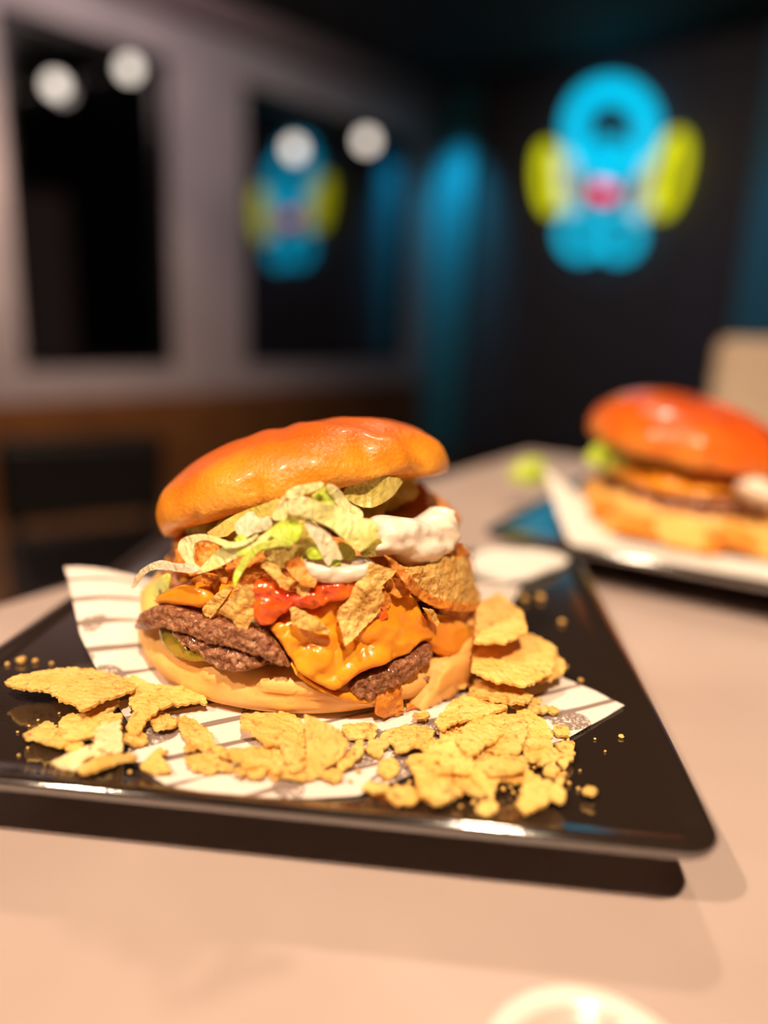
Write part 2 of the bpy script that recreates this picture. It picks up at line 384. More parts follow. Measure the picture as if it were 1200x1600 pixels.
def sheet(name, poly, step, fmap, m, parent=None, thick=.0012, jag=1.0, puff=0, puffw=10, smooth_it=0, seed=0, label=None, rough=0, rs=300, smooth=True, bstep=None):
    """solid sheet from a 2D outline: fmap((x, y)) -> world; thickness along the normal; puff inflates the front"""
    if smooth_it: poly = smooth_poly(poly, smooth_it)
    b = densify(poly, bstep or step, jag, seed)
    xs = [p.x for p in b]; ys = [p.y for p in b]; pts = list(b)
    y = min(ys) + step / 2; row = 0
    while y < max(ys):
        x = min(xs) + (step / 2 if row % 2 else 0)
        while x < max(xs):
            q = Vector((x + random.uniform(-.15, .15) * step, y + random.uniform(-.15, .15) * step))
            if inside(q, b) and bdist(q, b) > step * .5: pts.append(q)
            x += step
        y += step; row += 1
    n = len(b)
    vs, es, fs, *_ = delaunay_2d_cdt(pts, [(i, (i + 1) % n) for i in range(n)], [list(range(n))], 1, 1e-7)
    fs = [f for f in fs if len(f) == 3]
    P = [Vector(fmap(v)) for v in vs]
    N = [Vector((0, 0, 0)) for _ in P]
    for f in fs:
        nn = (P[f[1]] - P[f[0]]).cross(P[f[2]] - P[f[0]])
        for i in f: N[i] += nn
    view = CAM - sum(P, Vector()) / len(P)
    for i in range(len(N)):
        N[i].normalize()
        if N[i].dot(view) < 0: N[i] = -N[i]
    front = []; back = []
    for v, p, nn in zip(vs, P, N):
        off = 0
        if puff:
            t = min(1, bdist(v, b) / puffw); off = puff * math.sqrt(max(0, 1 - (1 - t)**2))
        if rough: off += rough * fbm(p, rs, 3, seed)
        front.append(p + nn * (off + thick / 2)); back.append(p - nn * (thick / 2 - (rough * fbm(p, rs, 3, seed) if (rough and not puff) else 0)))
    bm = bmesh.new()
    A = [bm.verts.new(p) for p in front]; B = [bm.verts.new(p) for p in back]
    cnt = {}
    for f in fs:
        bm.faces.new([A[i] for i in f]); bm.faces.new([B[i] for i in reversed(f)])
        for i in range(3):
            k = (f[i], f[(i + 1) % 3]); cnt[frozenset(k)] = None if frozenset(k) in cnt else k
    for k in cnt.values():
        if k:
            try: bm.faces.new((A[k[1]], A[k[0]], B[k[0]], B[k[1]]))
            except ValueError: continue
            if not puff:
                for q in (A, B):
                    e = bm.edges.get((q[k[0]], q[k[1]]))
                    if e: e.smooth = False
    o = bmobj(name, bm, m, parent, smooth, label)
    return o

# ================================================================ ROOM
s_ = 4.5
CX, CY = .0577 * s_, 1.2245 * s_                      # corner of the two far walls
bd = Vector((.5167, -.449, 0)).normalized()           # along the back wall, to the right and nearer
ld = Vector((-.449, -.5167, 0)).normalized()          # along the left wall, towards the camera
CZ = 2.36
def wallbox(bm, d, n, a0, a1, z0, z1, d0, d1):
    mt = Matrix(((d.x, n.x, 0, CX), (d.y, n.y, 0, CY), (0, 0, 1, 0), (0, 0, 0, 1)))
    box(bm, (a0, min(d0, d1), z0), (a1, max(d0, d1), z1), mt)
nl = bd; nb = ld                                       # room-side normals
bm = bmesh.new(); box(bm, (-6, -3, -.1), (6, 7.5, 0)); structure(bmobj('floor', bm, M['floor']))
bm = bmesh.new(); box(bm, (-6, -3, CZ), (6, 7.5, CZ + .1)); structure(bmobj('ceiling', bm, M['ceiling']))
bm = bmesh.new(); wallbox(bm, bd, nb, -.1, 5.2, 0, CZ, -.12, 0); structure(bmobj('wall_back', bm, M['wall_dark']))
def onwall(px, py, n):                                 # point of a wall seen at a pixel -> (along, z)
    d = ray(px, py); k = (Vector((CX, CY, 0)) - CAM).dot(n) / d.dot(n); p = CAM + d * k
    q = p - Vector((CX, CY, 0)); return q.dot(ld if n is nl else bd), p.z, p
W = {}
a2r, _, _ = onwall(640, 400, nl); a2l, _, _ = onwall(384, 400, nl); a1r, _, _ = onwall(272, 400, nl); a1l, _, _ = onwall(22, 400, nl)
_, zs, _ = onwall(330, 572, nl); _, zt, _ = onwall(600, 200, nl)
a2r = max(a2r, .12); sill, top = zs, min(zt, CZ - .3)
bm = bmesh.new()
wallbox(bm, ld, nl, 0, 6.5, 0, sill, -.12, 0); wallbox(bm, ld, nl, 0, 6.5, top, CZ, -.12, 0)
for a, b in ((0, a2r), (a2l, a1r), (a1l, 6.5)): wallbox(bm, ld, nl, a, b, sill, top, -.12, 0)
bmesh.ops.remove_doubles(bm, verts=bm.verts, dist=1e-5)
structure(bmobj('wall_left', bm, M['wall_left']))
bm = bmesh.new(); wallbox(bm, ld, nl, 0, 6.5, 0, sill - .14, .0, .03); structure(bmobj('trim_1', bm, M['wood']))
bm = bmesh.new(); wallbox(bm, ld, nl, 0, 6.5, CZ - .13, CZ, 0, .10); structure(bmobj('trim_2', bm, M['cornice']))
for i, (a, b) in enumerate(((a2r, a2l), (a1r, a1l))):
    root = bpy.data.objects.new('window_%d' % (i + 1), None); COL.objects.link(root); structure(root)
    mid = Vector((CX, CY, 0)) + ld * ((a + b) / 2); root.location = (mid.x, mid.y, sill); root.matrix_world = Matrix.Translation(root.location)
    bm = bmesh.new()
    for q in ((a, a + .04, sill, top), (b - .04, b, sill, top), (a + .04, b - .04, sill, sill + .04), (a + .04, b - .04, top - .04, top)):
        wallbox(bm, ld, nl, *q, -.10, -.03)
    bmobj('window_frame', bm, M['dark_metal'], root)
    bm = bmesh.new(); wallbox(bm, ld, nl, a + .04, b - .04, sill + .04, top - .04, -.08, -.06); bmobj('window_pane', bm, M['mirror'], root)
# pale pilasters on the back wall
b0, _, _ = onwall(655, 400, nb); b1, _, _ = onwall(735, 400, nb)
bm = bmesh.new(); wallbox(bm, bd, nb, max(.02, b0), b1, 0, CZ, 0, .06); structure(bmobj('trim_3', bm, M['pilaster']))
b0, _, _ = onwall(1165, 400, nb)
bm = bmesh.new(); wallbox(bm, bd, nb, b0, b0 + .5, 0, CZ, 0, .06); structure(bmobj('trim_4', bm, M['pilaster']))

# neon sign on the back wall
sa, sz, sp = onwall(962, 270, nb)
neon = empty('neon_sign', (sp.x + nb.x * .02, sp.y + nb.y * .02, sz), 'glowing neon sign of cyan loops with yellow side wings on the dark wall', 'neon sign')
def wp(px, py, off=.07):
    a, z, p = onwall(px, py, nb); return p + nb * off
def loop(cx, cy, rx, ry, rot=0, a0=0, a1=360, n=30, off=.07):
    r = math.radians(rot); out = []
    for k in range(n + (a1 - a0 < 360)):
        t = math.radians(a0 + (a1 - a0) * k / n); x, y = rx * math.cos(t), ry * math.sin(t)
        out.append(wp(cx + x * math.cos(r) - y * math.sin(r), cy + x * math.sin(r) + y * math.cos(r), off))
    return out
def neon_tube(name, loops, m, r, label=None):
    for pts, closed in loops:
        bm = bmesh.new(); tube(bm, pts, r, 10, closed); bmobj(name, bm, m, neon, True, label)
neon_tube('cyan_tube', [(loop(963, 205, 66, 70), 1), (loop(963, 207, 47, 52), 1), (loop(960, 258, 26, 30, 0), 1)], M['neon_c'], .034, 'cyan glowing tube')
neon_tube('cyan_tube', [(loop(917, 368, 28, 30), 1), (loop(975, 368, 28, 32), 1)], M['neon_c'], .034, 'cyan glowing tube')
neon_tube('yellow_tube', [(loop(868, 282, 13, 46, -4), 1), (loop(1053, 275, 17, 58, 14), 1)], M['neon_y'], .034, 'yellow glowing tube')
neon_tube('overlap_tube', [(loop(897, 290, 10, 44, -8), 1), (loop(1016, 300, 11, 50, 22), 1)], M['neon_w'], .026, 'whitish tube added for the overlapping yellow and cyan glow')  # added tubes for the blend of yellow and cyan glow
neon_tube('red_tube', [(loop(952, 300, 10, 9), 1)], M['neon_r'], .03, 'red glowing tube')
for q in ((963, 138), (915, 400), (978, 400), (1060, 225)):
    bm = bmesh.new(); tube(bm, [wp(*q, 0.0), wp(*q, .06)], .012, 8); bmobj('mounting_stud', bm, M['dark_metal'], neon)

# lamps along the left wall
for i, (px, py, lab) in enumerate(((87, 133, 'round glowing wall lamp at the far left of the photo'), (202, 107, 'round glowing wall lamp, highest of the row on the left wall'),
                   (460, 232, 'round glowing wall lamp over the window with the blue reflection'), (573, 220, 'round glowing wall lamp nearest the blue lit corner'))):
    a, z, p = onwall(px, py, nl); d = (p - CAM); p = CAM + d * .93
    L_ = empty('wall_lamp', p, lab, 'lamp', 'round lamps along the left wall')
    bm = bmesh.new(); bmesh.ops.create_uvsphere(bm, u_segments=20, v_segments=14, radius=.030 * (p - CAM).length / 3.0)
    bmesh.ops.translate(bm, vec=p, verts=bm.verts); bmobj('bulb', bm, M['bulb'], L_, True)
    foot = p - nl * ((p - Vector((CX, CY, 0))).dot(nl))
    bm = bmesh.new(); tube(bm, [foot, foot.lerp(p, .5), p - (p - foot).normalized() * .028], .012, 8); tube(bm, [foot, foot + nl * .015], .05, 20)
    bmobj('wall_bracket', bm, M['dark_metal'], L_, True)

# ================================================================ TABLE
TZ = .75
ud = Vector((math.cos(math.radians(56)), math.sin(math.radians(56)), 0)); vd = Vector((ud.y, -ud.x, 0))
T = empty('dining_table', (.35, .15, 0), 'beige laminate dining table carrying both black plates', 'table')
O = Vector((-.175, .305, 0))
mt = Matrix(((vd.x, ud.x, 0, O.x), (vd.y, ud.y, 0, O.y), (0, 0, 1, 0), (0, 0, 0, 1)))
bm = bmesh.new(); box(bm, (0, -.75, TZ - .03), (.85, .585, TZ), mt, .003); bmobj('table_top', bm, M['table'], T, True)
bpy.data.objects['table_top'].data.polygons.foreach_set('use_smooth', [False] * len(bpy.data.objects['table_top'].data.polygons))
for x, y in ((.06, -.69), (.79, -.69), (.06, .525), (.79, .525)):
    bm = bmesh.new(); box(bm, (x - .025, y - .025, 0), (x + .025, y + .025, TZ - .031), mt, .003); bmobj('leg', bm, M['dark_metal'], T)

# ================================================================ PLATES
def make_plate(center, rot, label):
    root = empty('square_plate', (center[0], center[1], TZ), label, 'plate', None, rot)
    h = .105; N_ = 10
    def ring(inset, z, rc):
        out = []; a = h - inset; rc = max(rc, .002)
        for cx_, cy_, st in ((1, 1, 0), (-1, 1, 90), (-1, -1, 180), (1, -1, 270)):
            for k in range(N_ + 1):
                t = math.radians(st + 90 * k / N_)
                out.append((cx_ * (a - rc) + rc * math.cos(t), cy_ * (a - rc) + rc * math.sin(t), z))
        return out
    Z0 = ZP - TZ
    prof = [(.0016, Z0 - .0042, .0075), (.0004, Z0 - .0030, .009), (0, Z0 - .0014, .009), (.0006, Z0 - .0003, .0085), (.0018, Z0, .0075), (.0032, Z0 - .0002, .006), (.0055, Z0 - .0008, .005), (.009, Z0 - .0010, .004), (.03, Z0 - .0010, .003)]
    under = [(.0016, Z0 - .0042, .0075), (.004, Z0 - .0055, .007), (.016, Z0 - .009, .006), (.030, Z0 - .0125, .006), (.031, 0.0, .006), (.036, 0.0, .006), (.038, Z0 - .014, .006)]
    bm = bmesh.new()
    def skin(P, cap):
        R = [[bm.verts.new(q) for q in ring(*p)] for p in P]
        for A, B in zip(R, R[1:]):
            for k in range(len(A)): bm.faces.new((A[k], A[(k + 1) % len(A)], B[(k + 1) % len(A)], B[k]))
        bm.faces.new(R[-1])
    skin(prof, 1); skin(under, 1)
    bmesh.ops.remove_doubles(bm, verts=bm.verts, dist=1e-6)
    bmesh.ops.transform(bm, matrix=root.matrix_world, verts=bm.verts)
    bmobj('plate_body', bm, M['plate'], root, True)
    return root
pr = math.radians(-5.3)
FR = PZ(1143, 1334, ZP)
e1 = Vector((math.cos(pr), math.sin(pr))); e2 = Vector((-e1.y, e1.x))
pc = Vector((FR.x, FR.y)) - e1 * .105 + e2 * .105
make_plate(pc, pr, 'square black glazed plate under the sharp foreground burger')
q0 = Vector((.053, .389)); pr2 = math.radians(-31); g1 = Vector((math.cos(pr2), math.sin(pr2))); g2 = Vector((-g1.y, g1.x))
pc2 = q0 + g1 * .105 + g2 * .105
make_plate(pc2, pr2, 'square black plate under the blurred burger behind on the right')
ZS = ZP - .001                                         # flat of the plate

# ================================================================ PAPER
flapA = PZ(100, 880, .792); fA = Vector((flapA.x, flapA.y))
def paper_z(v):
    t = max(0, 1 - (Vector(v) - fA).length / .075); return ZS + .0007 + .019 * t * t * (3 - 2 * t)
pw = [fA] + [Vector(PZ(x, y, ZS).xy) for x, y in ((128, 1035), (175, 1092), (205, 1140), (200, 1180), (222, 1206), (262, 1232), (330, 1244), (470, 1253), (560, 1246), (640, 1216), (760, 1190), (862, 1168), (900, 1150), (975, 1106), (930, 1084), (862, 1056), (760, 1015))] + [Vector((.060, .300)), Vector((.02, .322)), Vector((-.05, .330)), Vector((fA.x + .055, fA.y + .014))]
pp = sheet('greaseproof_paper', pw, .0045, lambda v: (v.x, v.y, paper_z(v) + .0004 * fbm((v.x, v.y, 0), 60, 2)), M['paper'], None, .00015, 0, smooth=True)
tag(pp, 'printed newspaper style greaseproof sheet under the foreground burger', 'paper')
for txt, px, py, rz, sz in (('LIT', 352, 1206, 8, .0042), ('CITY NEWS', 255, 1216, 8, .0026), ('the old', 352, 1190, 8, .0022)):
    if txt != 'LIT': continue
    c = bpy.data.curves.new('printed_letters', 'FONT'); c.body = txt; c.size = sz; c.extrude = .00002
    o = bpy.data.objects.new('printed_letters', c); COL.objects.link(o); p = PZ(px, py, ZS + .0011)
    o.location = p; o.rotation_euler = (0, 0, math.radians(rz)); c.materials.append(M['ink'])
    bpy.context.view_layer.update()
    me = bpy.data.meshes.new_from_object(o); mw = o.matrix_world.copy(); bpy.data.objects.remove(o)
    me.transform(mw); me.materials.clear(); o = link('printed_letters', me, M['ink'], pp, False)

# ================================================================ BURGER BODIES
def burger_shell(C, scale_z, top_mtx, crust_m, root, seed, cheese_all=False):
    T0 = Matrix.Translation((C.x, C.y, 0))
    # bottom bun: squashed, folded skin
    prof = [(0, 0), (.048, 0), (.0540, .0009), (.0572, .0042), (.0576, .0085), (.0562, .0130), (.051, .0158), (.030, .0150), (0, .0150)]
    def d(co, a, n):
        r = co.xy.length / .055
        f = fbm((math.cos(math.radians(a)) * 2, math.sin(math.radians(a)) * 2, co.z * 60), 1.1, 3, seed)
        fold = .0016 * math.sin(co.z * 560 + 4 * f + a * .045) * (1 if r > .8 else 0)
        dz = .0068 * max(0, -math.cos(math.radians(a + 10))) ** 2 * (co.z / .015) * r
        out = n * (.0024 * f * r + fold * .55)
        out.z = out.z * (co.z > .002) + dz + (.0015 * f if co.z > .01 else 0)
        return out
    body('bottom_bun', prof, M['bun_base'], root, T0 @ Matrix.Translation((0, 0, ZS + .0012)), 160, d)
    def rough_disc(name, R, z0, z1, m, amp, s, sd, tilt=(0, 0), off=(0, 0), lob=.0):
        prof = [(0, z0), (R * .8, z0), (R * .97, z0 + (z1 - z0) * .25), (R, (z0 + z1) / 2), (R * .96, z1 - (z1 - z0) * .2), (R * .8, z1), (0, z1)]
        def dd(co, a, n):
            r = co.xy.length / R
            k = amp * fbm(co, s, 4, sd) + lob * noise.noise(Vector((math.cos(math.radians(a)) * 1.8, math.sin(math.radians(a)) * 1.8, sd)))
            return n * k * r
        return body(name, prof, m, root, Matrix.Translation((C.x + off[0], C.y + off[1], ZP)) @ Matrix.Rotation(tilt[0], 4, 'X') @ Matrix.Rotation(tilt[1], 4, 'Y'), 200, dd)
    rough_disc('patty', .0530, .0125, .0205, M['patty'], .0035, 130, seed + 1, (.03, .05), lob=.004)
    rough_disc('patty', .0535, .0195, .0285, M['patty'], .0035, 130, seed + 2, (.05, .08), lob=.004)
    rough_disc('melted_cheese', .0510, .026, .034, M['cheese'], .003, 60, seed + 3, (.05, -.02), lob=.004)
    rough_disc('filling', .0465, .031, .046, M['fill'], .005, 110, seed + 4, (.03, -.06), (.003, .003), lob=.003)
    rough_disc('lettuce_bed', .0390, .044, .0575, M['lbed'], .005, 110, seed + 5, (0, -.20), (.005, .003), lob=.002)
    # top bun
    prof = [(0, .0015), (.030, .0012), (.046, .0), (.0498, .0006), (.0508, .0045), (.0500, .0095), (.0455, .0155), (.036, .0205), (.024, .0232), (.010, .0243), (0, .0245)]
    def t(co, a, n):
        r = co.xy.length / .05
        f = fbm((co.x, co.y, co.z), 30, 3, seed + 9)
        out = n * .0022 * f * r
        out.z -= .0042 * abs(math.cos(math.radians(a))) ** 3 * min(1, r) ** 2
        # creases in the crust
        if co.z > .001:
            for ca, wd, dp, z0, z1 in ((-97, 3.0, .0026, 0, .009), (-122, 2.2, .0016, 0, .004), (-56, 4, .0016, .002, .016), (-44, 4, -.0014, .002, .014), (-32, 4, .0014, .002, .012)):
                da = (a - ca + 180) % 360 - 180
                if z0 <= co.z <= z1: out -= n * dp * math.exp(-(da / wd) ** 2)
            k = math.sin(a * .20 + co.z * 420) * max(0, math.cos(math.radians(a + 45))) * .0006
            out += n * k
        return out
    b = body('top_bun', prof, crust_m, root, top_mtx, 180, t)
    return b

B1 = empty('burger', (BC.x, BC.y, ZP), 'tall stacked burger with lettuce, cheese and tortilla chips in sharp focus on the front plate', 'burger')
tb = PY(480, 776, .238)
TM = Matrix.Translation(tb) @ Matrix.Rotation(math.radians(-15.5), 4, 'Y') @ Matrix.Rotation(math.radians(-11), 4, 'X') @ Matrix.Diagonal((.955, .97, .93, 1))
burger_shell(BC, 1, TM, M['crust'], B1, 3)
bun = [o for o in B1.children if o.name.startswith('top_bun')][0]
# object-space crust colouring: keep the bun's own frame
def reframe(o, mtx):
    o.data.transform(mtx.inverted()); o.matrix_parent_inverse = o.parent.matrix_world.inverted(); o.matrix_basis = mtx
reframe(bun, TM)

# ---- front layers
def cyl(r, dr=0, y0=0, y1=1, wav=0, ws=200, seed=0):
    def f(v):
        t = (v.y - y0) / (y1 - y0) if y1 != y0 else 0
        rr = r + dr * max(0, min(1, t))
        p = PC(v.x, v.y, rr)
        if wav:
            d = (p - CAM).normalized(); p = p + d * wav * fbm(p, ws, 2, seed)
        p.z = max(p.z, ZS + .0022)
        return p
    return f
def piece(name, poly, m, r, dr=0, thick=.0012, step=4, **k):
    ys = [q[1] for q in poly]
    return sheet(name, [Vector(q) for q in poly], step, cyl(r, dr, min(ys), max(ys), k.pop('wav', 0), k.pop('ws', 150), k.get('seed', 0)), m, k.pop('parent', B1), thick, **k)

# cheese
piece('cheese_slice', [(422, 975), (428, 990), (440, 1005), (450, 1022), (460, 1036), (466, 1048), (478, 1057), (492, 1066), (517, 1077), (533, 1073), (551, 1058), (571, 1047), (589, 1039), (606, 1033), (621, 1026), (640, 1013), (655, 1004), (671, 996), (671, 982), (664, 968), (655, 955), (650, 940), (637, 924), (620, 916), (590, 915), (557, 913), (520, 938), (480, 955), (450, 965)],
      M['cheese'], .0515, .0075, .0018, 4, jag=.4, puff=.0016, puffw=9, smooth_it=1, rough=.0011, rs=160, seed=2, wav=.0025, ws=110)
piece('cheese_slice', [(455, 1035), (470, 1052), (492, 1068), (517, 1079), (545, 1080), (562, 1085), (577, 1094), (570, 1097), (551, 1096), (530, 1090), (505, 1080), (480, 1066), (462, 1052)], M['cheese'], .0575, .0, .0015, 4, jag=.4, puff=.001, puffw=5, seed=4)
piece('cheese_slice', [(246, 944), (258, 925), (285, 913), (312, 907), (330, 918), (340, 938), (325, 950), (300, 946), (270, 944)], M['cheese'], .0535, .001, .0018, 4, jag=.4, puff=.0025, puffw=10, smooth_it=1, seed=5)
piece('cheese_slice', [(655, 960), (672, 958), (700, 962), (728, 975), (736, 1000), (720, 1020), (695, 1028), (675, 1018), (660, 998)], M['cheese'], .0535, .002, .0018, 5, jag=.4, puff=.002, puffw=12, smooth_it=1, seed=6)
# patty fronts where the meat bulges out under the cheese
piece('patty_edge', [(540, 1070), (560, 1053), (590, 1040), (622, 1026), (645, 1008), (664, 1002), (668, 1018), (655, 1038), (640, 1050), (622, 1062), (600, 1072), (588, 1080), (578, 1092), (560, 1090), (545, 1080)], M['patty'], .0545, .0018, .003, 2.3, jag=1.2, puff=.002, puffw=8, rough=.0012, rs=560, seed=8)
piece('patty_edge', [(232, 985), (227, 972), (236, 955), (252, 944), (275, 941), (300, 950), (330, 962), (362, 966), (395, 972), (420, 985), (440, 1008), (458, 1036), (440, 1035), (425, 1027), (400, 1018), (375, 1008), (352, 1003), (335, 1003), (315, 992), (295, 985), (275, 978), (255, 980)], M['patty'], .0545, .001, .003, 2.3, jag=1.2, puff=.003, puffw=9, rough=.0013, rs=560, seed=9)
piece('patty_edge', [(280, 975), (310, 985), (345, 1002), (375, 1008), (400, 1018), (420, 1028), (414, 1038), (392, 1046), (357, 1044), (336, 1032), (322, 1020), (300, 1005), (285, 992)], M['patty'], .0540, .0015, .003, 2.3, jag=1.2, puff=.0026, puffw=9, rough=.0013, rs=560, seed=10)
piece('patty_edge', [(640, 1062), (650, 1046), (668, 1044), (676, 1054), (668, 1068), (660, 1078), (652, 1068)], M['patty'], .0545, .001, .003, 3, jag=1, puff=.001, puffw=6, rough=.0016, rs=420, seed=11)
# pickles tucked under the left of the patty
piece('pickle_slice', [(256, 975), (272, 978), (285, 990), (298, 1005), (312, 1018), (322, 1031), (300, 1031), (282, 1025), (266, 1012), (257, 995)], M['pickle'], .0545, .001, .002, 3, jag=.3, puff=.0015, puffw=7, smooth_it=1, seed=1)
piece('pickle_slice', [(290, 1025), (300, 1013), (318, 1015), (332, 1026), (326, 1033), (300, 1033)], M['pickle'], .0555, .001, .0015, 3, jag=.3, puff=.001, puffw=5, seed=2)
# torn bun wall at the right
piece('bun_flap', [(672, 1032), (700, 1018), (722, 1008), (736, 1020), (735, 1050), (726, 1082), (708, 1108), (672, 1120), (645, 1122), (632, 1105), (640, 1085), (660, 1062)], M['bun_base'], .0555, -.001, .003, 5, jag=.6, puff=.003, puffw=14, smooth_it=1, rough=.0012, rs=120, seed=3)
# salsa
piece('tomato_salsa', [(398, 910), (408, 899), (430, 903), (450, 922), (470, 922), (500, 905), (540, 899), (560, 902), (553, 925), (530, 938), (505, 942), (490, 952), (462, 945), (442, 960), (428, 974), (407, 973), (401, 955), (402, 930)], M['salsa'], .0535, .0015, .002, 3.5, jag=.6, puff=.0035, puffw=12, smooth_it=1, rough=.0018, rs=300, seed=5)
piece('tomato_salsa', [(576, 955), (586, 945), (600, 948), (603, 962), (590, 976), (577, 980), (570, 970)], M['salsa'], .0555, .001, .0015, 3, jag=.5, puff=.0012, puffw=6, rough=.001, rs=300, seed=6)
# cream
piece('sour_cream', [(470, 876), (485, 868), (505, 872), (535, 876), (562, 866), (584, 876), (578, 895), (556, 906), (525, 911), (500, 909), (480, 898)], M['cream'], .0530, .001, .003, 3.5, jag=.3, puff=.0040, puffw=16, smooth_it=2, rough=.0009, rs=150, seed=7)
piece('sour_cream', [(576, 812), (595, 803), (625, 808), (650, 812), (668, 800), (685, 788), (692, 805), (690, 835), (688, 862), (668, 876), (650, 884), (628, 880), (610, 862), (596, 868), (570, 872), (562, 850), (580, 835)], M['cream'], .0455, .003, .003, 4, jag=.4, puff=.0060, puffw=22, smooth_it=2, rough=.0022, rs=170, seed=8)
# chips packed in the burger
PCH = [
 ('chip', [(575, 882), (583, 880), (600, 886), (617, 893), (612, 900), (596, 915), (598, 937), (590, 955), (580, 970), (555, 995), (538, 1010), (535, 990), (527, 965), (527, 955), (545, 935), (557, 912), (570, 895)], .0570, .003, 'large speckled chip standing in front of the cheese'),
 ('chip', [(343, 956), (352, 943), (370, 925), (378, 915), (395, 912), (398, 925), (403, 950), (396, 965), (388, 980), (380, 983), (372, 976), (364, 965)], .0570, .0015, None),
 ('chip', [(316, 951), (330, 935), (350, 920), (362, 914), (363, 922), (352, 940), (340, 955), (332, 966), (322, 960)], .0565, .001, None),
 ('chip', [(408, 884), (416, 877), (432, 884), (442, 898), (462, 908), (455, 915), (449, 922), (438, 916), (426, 900)], .0590, .001, None),
 ('chip', [(453, 952), (460, 948), (475, 955), (490, 965), (505, 975), (516, 986), (508, 990), (490, 985), (470, 982), (456, 972)], .0585, .001, None),
 ('chip_sauce', [(442, 880), (465, 868), (480, 886), (494, 905), (490, 918), (472, 914), (458, 902)], .0560, .001, None),
 ('chip', [(462, 915), (472, 908), (486, 912), (484, 926), (474, 932), (464, 926)], .0575, .001, None),
 ('chip', [(618, 882), (640, 888), (662, 884), (690, 868), (725, 872), (738, 905), (748, 938), (728, 950), (696, 946), (668, 934), (645, 915)], .0530, .003, None),
 ('chip_sauce', [(603, 868), (614, 874), (630, 888), (650, 912), (672, 930), (704, 942), (746, 944), (744, 954), (702, 955), (668, 944), (645, 928), (626, 905), (610, 888)], .0560, .002, None),
 ('chip_sauce', [(668, 855), (690, 845), (718, 848), (734, 866), (738, 895), (720, 905), (690, 892), (672, 878)], .0520, .001, None),
 ('chip', [(664, 950), (675, 952), (686, 972), (682, 978), (672, 966)], .0590, .001, None),
 ('chip_sauce', [(588, 1082), (600, 1070), (624, 1065), (628, 1090), (631, 1122), (618, 1134), (600, 1125), (586, 1115)], .0575, .001, 'sauce-darkened chip leaning on the bottom bun'),
 ('chip_sauce', [(634, 1108), (646, 1112), (652, 1118), (651, 1132), (634, 1132)], .0570, .0, None),
 ('chip_sauce', [(335, 886), (345, 884), (358, 896), (356, 912), (345, 908)], .0540, .001, None),
 ('chip_sauce', [(690, 952), (722, 950), (742, 965), (748, 1000), (742, 1025), (722, 1012), (700, 990), (684, 970)], .0530, .002, None),
 ('chip_sauce', [(600, 905), (622, 900), (640, 915), (640, 930), (622, 935), (604, 925)], .0560, .001, None),
 ('chip_sauce', [(584, 928), (602, 922), (610, 936), (604, 960), (592, 956), (582, 944)], .0555, .001, None),
 ('chip_sauce', [(366, 905), (390, 890), (410, 896), (404, 912), (380, 918), (366, 925)], .0545, .001, None),
 ('chip_sauce', [(300, 905), (322, 895), (345, 900), (340, 925), (318, 932), (302, 922)], .0525, .001, None),
 ('chip_sauce', [(270, 880), (300, 850), (330, 842), (350, 865), (330, 890), (300, 900)], .0440, .004, None),
]
for i, (mm, poly, r, dr, lab) in enumerate(PCH):
    piece('tortilla_chip', poly, M[mm], r, dr, .0013, 3.2, jag=1.3, rough=.0009, rs=420, seed=20 + i, wav=.003, ws=90, label=lab)
